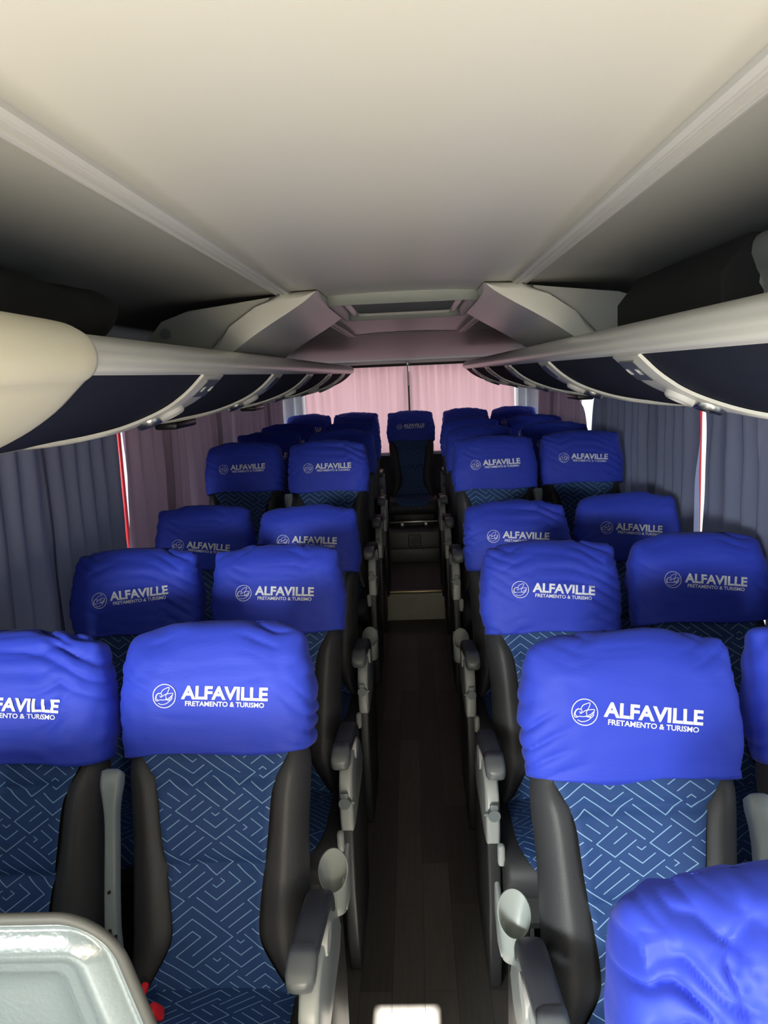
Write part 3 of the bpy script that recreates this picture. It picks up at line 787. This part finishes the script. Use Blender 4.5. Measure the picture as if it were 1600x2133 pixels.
CACHE = {}
def cm(key, fn):
    if key not in CACHE: CACHE[key] = fn()
    return CACHE[key]
AX = .222   # armrest offset towards the aisle
def arm_parts(root, sd, cup, detail=True):
    """sd = +1 if the aisle is on the +x side"""
    X = sd*AX
    path = smoothp([(X, -.090, .530), (X, -.098, .585), (X, -.125, .632), (X, -.18, .664), (X, -.27, .683), (X-.006*sd, -.345, .678)], 5)
    n = len(path)
    secs = [(.020+.006*min(1, i/8), .019+.003*sin(pi*i/n)) for i in range(n)]
    o = ob('armrest', cm(('arm', sd), lambda: sweep('arm', path, secs, 24)), M_pad, root)
    tip = [(X-.006*sd, -.343, .678), (X-.006*sd, -.37, .674), (X-.006*sd, -.40, .668), (X-.006*sd, -.414, .664), (X-.006*sd, -.420, .661), (X-.006*sd, -.422, .660)]
    ob('tip_cap', cm(('tip', sd), lambda: sweep('tip', tip, [(.0265, .0225), (.0272, .023), (.0268, .0225), (.023, .0185), (.014, .011), (.003, .003)], 24)), M_tip, o)
    # side plate under the pad: upper light plate and lower dark skirt
    def plate():
        P = [(-.385, .640), (-.418, .60), (-.428, .53), (-.424, .47), (-.36, .455), (-.05, .455), (.0, .49), (-.03, .54), (-.09, .59), (-.15, .632), (-.30, .652)]
        return prism_me('pl', P, 'x', X+sd*.006-.019, X+sd*.006+.019, .010, 4, 50)
    pl = ob('side_plate', cm(('plate', sd), plate), M_lgrey, root)
    def skirt():
        P = [(-.426, .475), (-.43, .30), (-.42, .12), (-.39, .02), (-.37, .0), (.02, .0), (.06, .08), (.075, .30), (.05, .50), (-.05, .46), (-.36, .462)]
        return prism_me('sk', P, 'x', X+sd*.006-.017, X+sd*.006+.017, .008, 3, 50)
    ob('side_skirt', cm(('skirt', sd), skirt), M_dark, root)
    def boss():
        bm = bmesh.new(); add_cyl(bm, (X+sd*.022, -.245, .635), .030, .014, 'x', 24, .024)
        for v in bm.verts: v.co.y = -.245+(v.co.y+.245)*1.6
        return bm_me('boss', bm, True)
    ob('pivot_boss', cm(('boss', sd), boss), M_trim, pl)
    def knob():
        bm = bmesh.new(); R = Matrix.Rotation(radians(-28), 3, 'X'); c = Vector((X+sd*.004, -.436, .565))
        add_cyl(bm, c, .0165, .020, 'y', 20); add_box(bm, c+Vector((0, -.002, .022)), (.022, .012, .016), .003); add_box(bm, c+Vector((sd*.02, 0, 0)), (.014, .008, .008), .002)
        return bm_me('kn', bm, True)
    ob('table_latch', cm(('knob', sd), knob), M_mgrey, pl)
    ob('recline_lever', cm(('lev', sd), lambda: box_me('lv', (X-sd*.012, -.445, .455), (.020, .026, .060), .009, 3)), M_lgrey, root)
    ob('end_bracket', cm(('ebr', sd), lambda: box_me('eb', (X-sd*.022, -.425, .40), (.006, .03, .11), .002, 1)), M_metal, root)
    if cup:
        def cupf():
            V = []; F = []; n = 32; cxx, cyy = X-sd*(-.017), -.035
            prof = [(.016, .0), (.026, .004), (.029, .03), (.0335, .10), (.0335, .101), (.0305, .10), (.027, .03), (.002, .012)]
            for rr, hh in prof:
                for i in range(n):
                    a = 2*pi*i/n; z = .545+hh*(1+.33*sin(a)*(hh > .05)); V.append((cxx+rr*cos(a), cyy+rr*sin(a), z))
            for j in range(len(prof)-1):
                for i in range(n): F.append((j*n+i, j*n+(i+1) % n, (j+1)*n+(i+1) % n, (j+1)*n+i))
            F.append(tuple(range(n))[::-1]); F.append(tuple(range((len(prof)-1)*n, len(prof)*n)))
            return mk('cup', V, F)
        ch_ = ob('cup_holder', cm(('cup', sd), cupf), M_cup, root)
        ob('holder_plate', cm(('cpl', sd), lambda: prism_me('cp', [(-.04, .55), (.03, .53), (.09, .57), (.08, .64), (.01, .64), (-.03, .60)], 'x', X+sd*.040-.006, X+sd*.040+.006, .005, 2)), M_lgrey, ch_)

def mid_arm(root, sd):
    """folded-up armrest on the window side, sd=+1 if aisle on +x"""
    X = -sd*.196
    path = smoothp([tuple(bk(X, .072, .10)), tuple(bk(X, .080, .15)), tuple(bk(X, .085, .22)), tuple(bk(X, .085, .34)), tuple(bk(X, .088, .42)), tuple(bk(X, .086, .455)), tuple(bk(X, .078, .472))], 4)
    n = len(path); secs = []
    for i in range(n):
        t = i/(n-1); w = ipl(t, [0, .2, .55, .78, .92, 1], [.017, .014, .013, .022, .022, .006]); secs.append((w, ipl(t, [0, .5, .8, .93, 1], [.016, .018, .022, .018, .005])))
    a = ob('middle_armrest', cm(('mid', sd), lambda: sweep('mid', path, secs, 20)), M_mgrey, root)
    def slots():
        bm = bmesh.new()
        for dx, s0, L in ((-.010, .140, .020), (.0, .145, .036), (.010, .140, .020), (-.008, .117, .012), (.008, .117, .012)):
            c = bk(X+dx, .0925, s0); add_box(bm, c, (.0055, .010, L), .001, 1, None)
        add_cyl(bm, bk(X, .104, .235), .003, .006, 'y', 10)
        return bm_me('sl', bm)
    ob('slots', cm(('slots', sd), slots), M_slot, a)



COVERS = {}
def get_cover(v):
    if v not in COVERS:
        me = cover_mesh(*{0: (3.1, 1.0), 1: (7.7, 1.2), 2: (12.3, .8), 3: (21.9, 1.0), 4: (33.3, .9), 9: (5.5, .35, 1.0, 1.6)}[v])
        COVERS[v] = (me, BVHTree.FromPolygons([v_.co for v_ in me.vertices], [p.vertices for p in me.polygons]))
    return COVERS[v]
def seat(x, y, z, kind, v, rot, label, group, cup=False, logo=True, arms=None, tw=0, dx=0, ds=0):
    """kind 'L' aisle seat left of the aisle, 'R' right, 'W' window, 'C' centre"""
    t = thing('coach_seat', label, 'seat', (x, y, z), group); t.rotation_euler[2] = radians(tw)
    ob('backrest', cm('body', body_me), M_bolster, t)
    ob('back_panel', cm('panel', panel_me), M_maze, t)
    cu = ob('cushion', cm('cush', cushion_body), M_bolster, t)
    ob('cushion_top', cm('cusht', cushion_top), M_maze, cu)
    ob('seat_base', cm('base', base_me), M_dark, t)
    me, tree = get_cover(v)
    c = ob('headrest_cover', me, M_cover, t)
    if logo: ob('cover_logo', logo_mesh(tree, radians(rot), dx, ds), M_print, c)
    if kind in 'LR':
        sd = 1 if kind == 'L' else -1
        arm_parts(t, sd, cup); 
        if arms != 'nomid': mid_arm(t, sd)
    if kind == 'C':
        pass
    return t
G = 'blue covered coach seats'
A, B_ = .427, .894
seat(A, .735, 0, 'R', 9, -4, 'nearest coach seat, crumpled blue headrest cover in the bottom right corner', G, logo=False)
# row 1
seat(-A, 1.71, 0, 'L', 0, -3, 'front left aisle seat with brightly lit blue cover and maze patterned backrest', G, cup=True)
seat(-.868, 1.68, 0, 'W', 1, -4, 'front left window seat cut by the left edge, beside the upright grey armrest', G)
seat(A+.004, 1.55, 0, 'R', 2, -6.5, 'large aisle seat on the right, behind the crumpled cover', G, cup=True)
seat(.90, 1.60, 0, 'W', 3, -3, 'window seat cut by the right edge of the photo', G)
# row 2
seat(-A, 2.55, 0, 'L', 3, -3, 'second left aisle seat with blue cover, behind the brightly lit one', G)
seat(-B_, 2.57, 0, 'W', 4, 5, 'shaded left window seat in the second row, beside the nearest curtain', G)
seat(A, 2.47, 0, 'R', 4, -5, 'second right aisle seat, directly behind the large one', G)
seat(B_, 2.52, 0, 'W', 0, -6, 'second row right window seat with blue cover', G)
# row 3
seat(-A, 3.36, 0, 'L', 2, -4, 'third left aisle seat with blue cover, last one before the raised rows', G, cup=True)
seat(-B_, 3.47, 0, 'W', 3, -7, 'third row left window seat with dark shaded blue cover', G, ds=-.03)
seat(A, 3.30, 0, 'R', 1, -4, 'third right aisle seat with pale lit blue cover', G, cup=True)
seat(B_, 3.38, 0, 'W', 2, -6, 'third row right window seat, before the raised rows', G)
# row 4 on the platform
seat(-A, 4.30, .2, 'L', 1, 0, 'left aisle seat in the fourth row, cover half in light and half in shade', G)
seat(-B_, 4.41, .2, 'W', 0, 1, 'left window seat in the fourth row with dark purple-blue cover', G)
seat(A, 4.17, .2, 'R', 3, 1, 'right aisle seat in the fourth row, first of the raised rows', G)
seat(B_-.01, 4.28, .2, 'W', 4, -3, 'right window seat in the fourth row beside the slate curtain', G)
# rows 5, 6
seat(-A, 5.12, .2, 'L', 2, -4, 'left aisle seat in the fifth row, mostly hidden', G)
seat(-B_, 5.20, .2, 'W', 3, -3, 'left window seat in the fifth row, only its cover top showing', G, ds=-.01)
seat(A, 5.05, .2, 'R', 0, -3, 'right aisle seat in the fifth row, mostly hidden behind the fourth', G)
seat(B_, 5.10, .2, 'W', 1, -3, 'right window seat in the fifth row with rumpled cover top', G)
seat(-A, 5.95, .2, 'L', 4, -3, 'left aisle seat in the sixth row, a sliver of cover showing', G)
seat(-B_, 6.05, .2, 'W', 1, -3, 'left window seat in the sixth row with purple tinted cover top', G)
seat(A, 5.90, .2, 'R', 2, -3, 'right aisle seat in the sixth row, a sliver of cover showing', G)
seat(B_, 5.98, .2, 'W', 0, -3, 'right window seat in the sixth row, in front of the rear row', G)
# rear bench of five
seat(-.925, 7.50, .2, 'W', 2, -2, 'rear row seat at the far left below the white pillar', G)
seat(-.495, 7.52, .2, 'L', 4, -3, 'rear row seat second from the left', G, arms='nomid', logo=False)
t = seat(0, 7.42, .2, 'C', 3, 0, 'middle rear seat facing the aisle above the step box', G)
seat(.50, 7.50, .2, 'R', 1, 0, 'rear row seat second from the right', G, arms='nomid')
seat(.932, 7.50, .2, 'W', 0, 0, 'rear row seat at the far right below the white pillar', G)
# metal rail with brackets below the centre rear seat
ob('front_rail', box_me('fr', (0, -.52, .285), (.40, .015, .012), .003), M_metal, t)
for x in (-.10, .10): ob('rail_bracket', box_me('rb', (x, -.53, .262), (.028, .012, .03), .004), M_metal, t)

# ------------------------------------------------------------------ grey moulded shell at the lower left
sh = thing('moulded_shell', 'glossy grey moulded plastic shell with a rounded corner at the bottom left', 'plastic shell', (-.63, .80, .60))
def shell_loop(d):
    L = []; hx, zt, rad, zb = .392, .56, .062, -.60
    rad = max(rad-d, .012)
    for k in range(15):
        a = pi/2*k/14; L.append((hx-.075-d-rad+rad*cos(a)+.0, zt-d-rad+rad*sin(a)))
    for k in range(15):
        a = pi/2+pi/2*k/14; L.append((-.50+d+rad+rad*cos(a), zt-d-rad+rad*sin(a)))
    L = [(-.50+d, zb+d)]+L[::-1]
    z0 = L[-1][1]
    L += [(hx-.075-d, z0+(zb+d-z0)*k/10) for k in range(1, 11)]
    return [Vector((x+(.0 if x < -.2 else (x+.2)/.5*.22*(.515-max(z, .34))), z)) for x, z in L]
def shell_rings(rings, cap=False):
    V = []; F = []
    for d, y in rings:
        L = shell_loop(d); V += [(p.x, y+(p.y-.55)*-.10, p.y) for p in L]
    n = len(L)
    for k in range(len(rings)-1):
        for i in range(n): F.append((k*n+i, k*n+(i+1) % n, (k+1)*n+(i+1) % n, (k+1)*n+i))
    if cap: F.append(tuple(range((len(rings)-1)*n, len(rings)*n)))
    return V, F
V, F = shell_rings([(.006, .010), (.001, .010), (-.001, .007), (.0, .003), (.003, .0), (.008, -.001), (.0105, .001), (.011, .006)])
ob('rubber_edge', mk('re', V, F), M_shellrim, sh)
V, F = shell_rings([(.010, .010), (.0115, .001), (.014, .002), (.0165, .009), (.022, .004), (.040, -.006), (.050, -.008), (.056, -.003), (.062, .006), (.070, .010), (.076, .008), (.083, .012), (.096, .028), (.106, .034), (.116, .036), (.13, .036)], True)
ob('shell', mk('sh', V, F), M_shell, sh)
V, F = shell_rings([(.005, .010), (.1, .06)], True)
ob('back_face', mk('bf', V, F), M_dark, sh)
# red belt buckle parts beside the shell, lying on the front left seat
for (x, y, z, a, lb) in ((-.572, 1.50, .492, 20, 'upper red seat belt button on the front left seat'), (-.53, 1.455, .485, -35, 'lower red seat belt button on the front left seat')):
    o = ob('belt_button', box_me('bb', (0, 0, 0), (.016, .03, .035), .007, 3), M_red); o.location = (x, y, z); o.rotation_euler = (radians(20), radians(a), 0); tag(o, lb, 'belt button', 'red belt buttons')
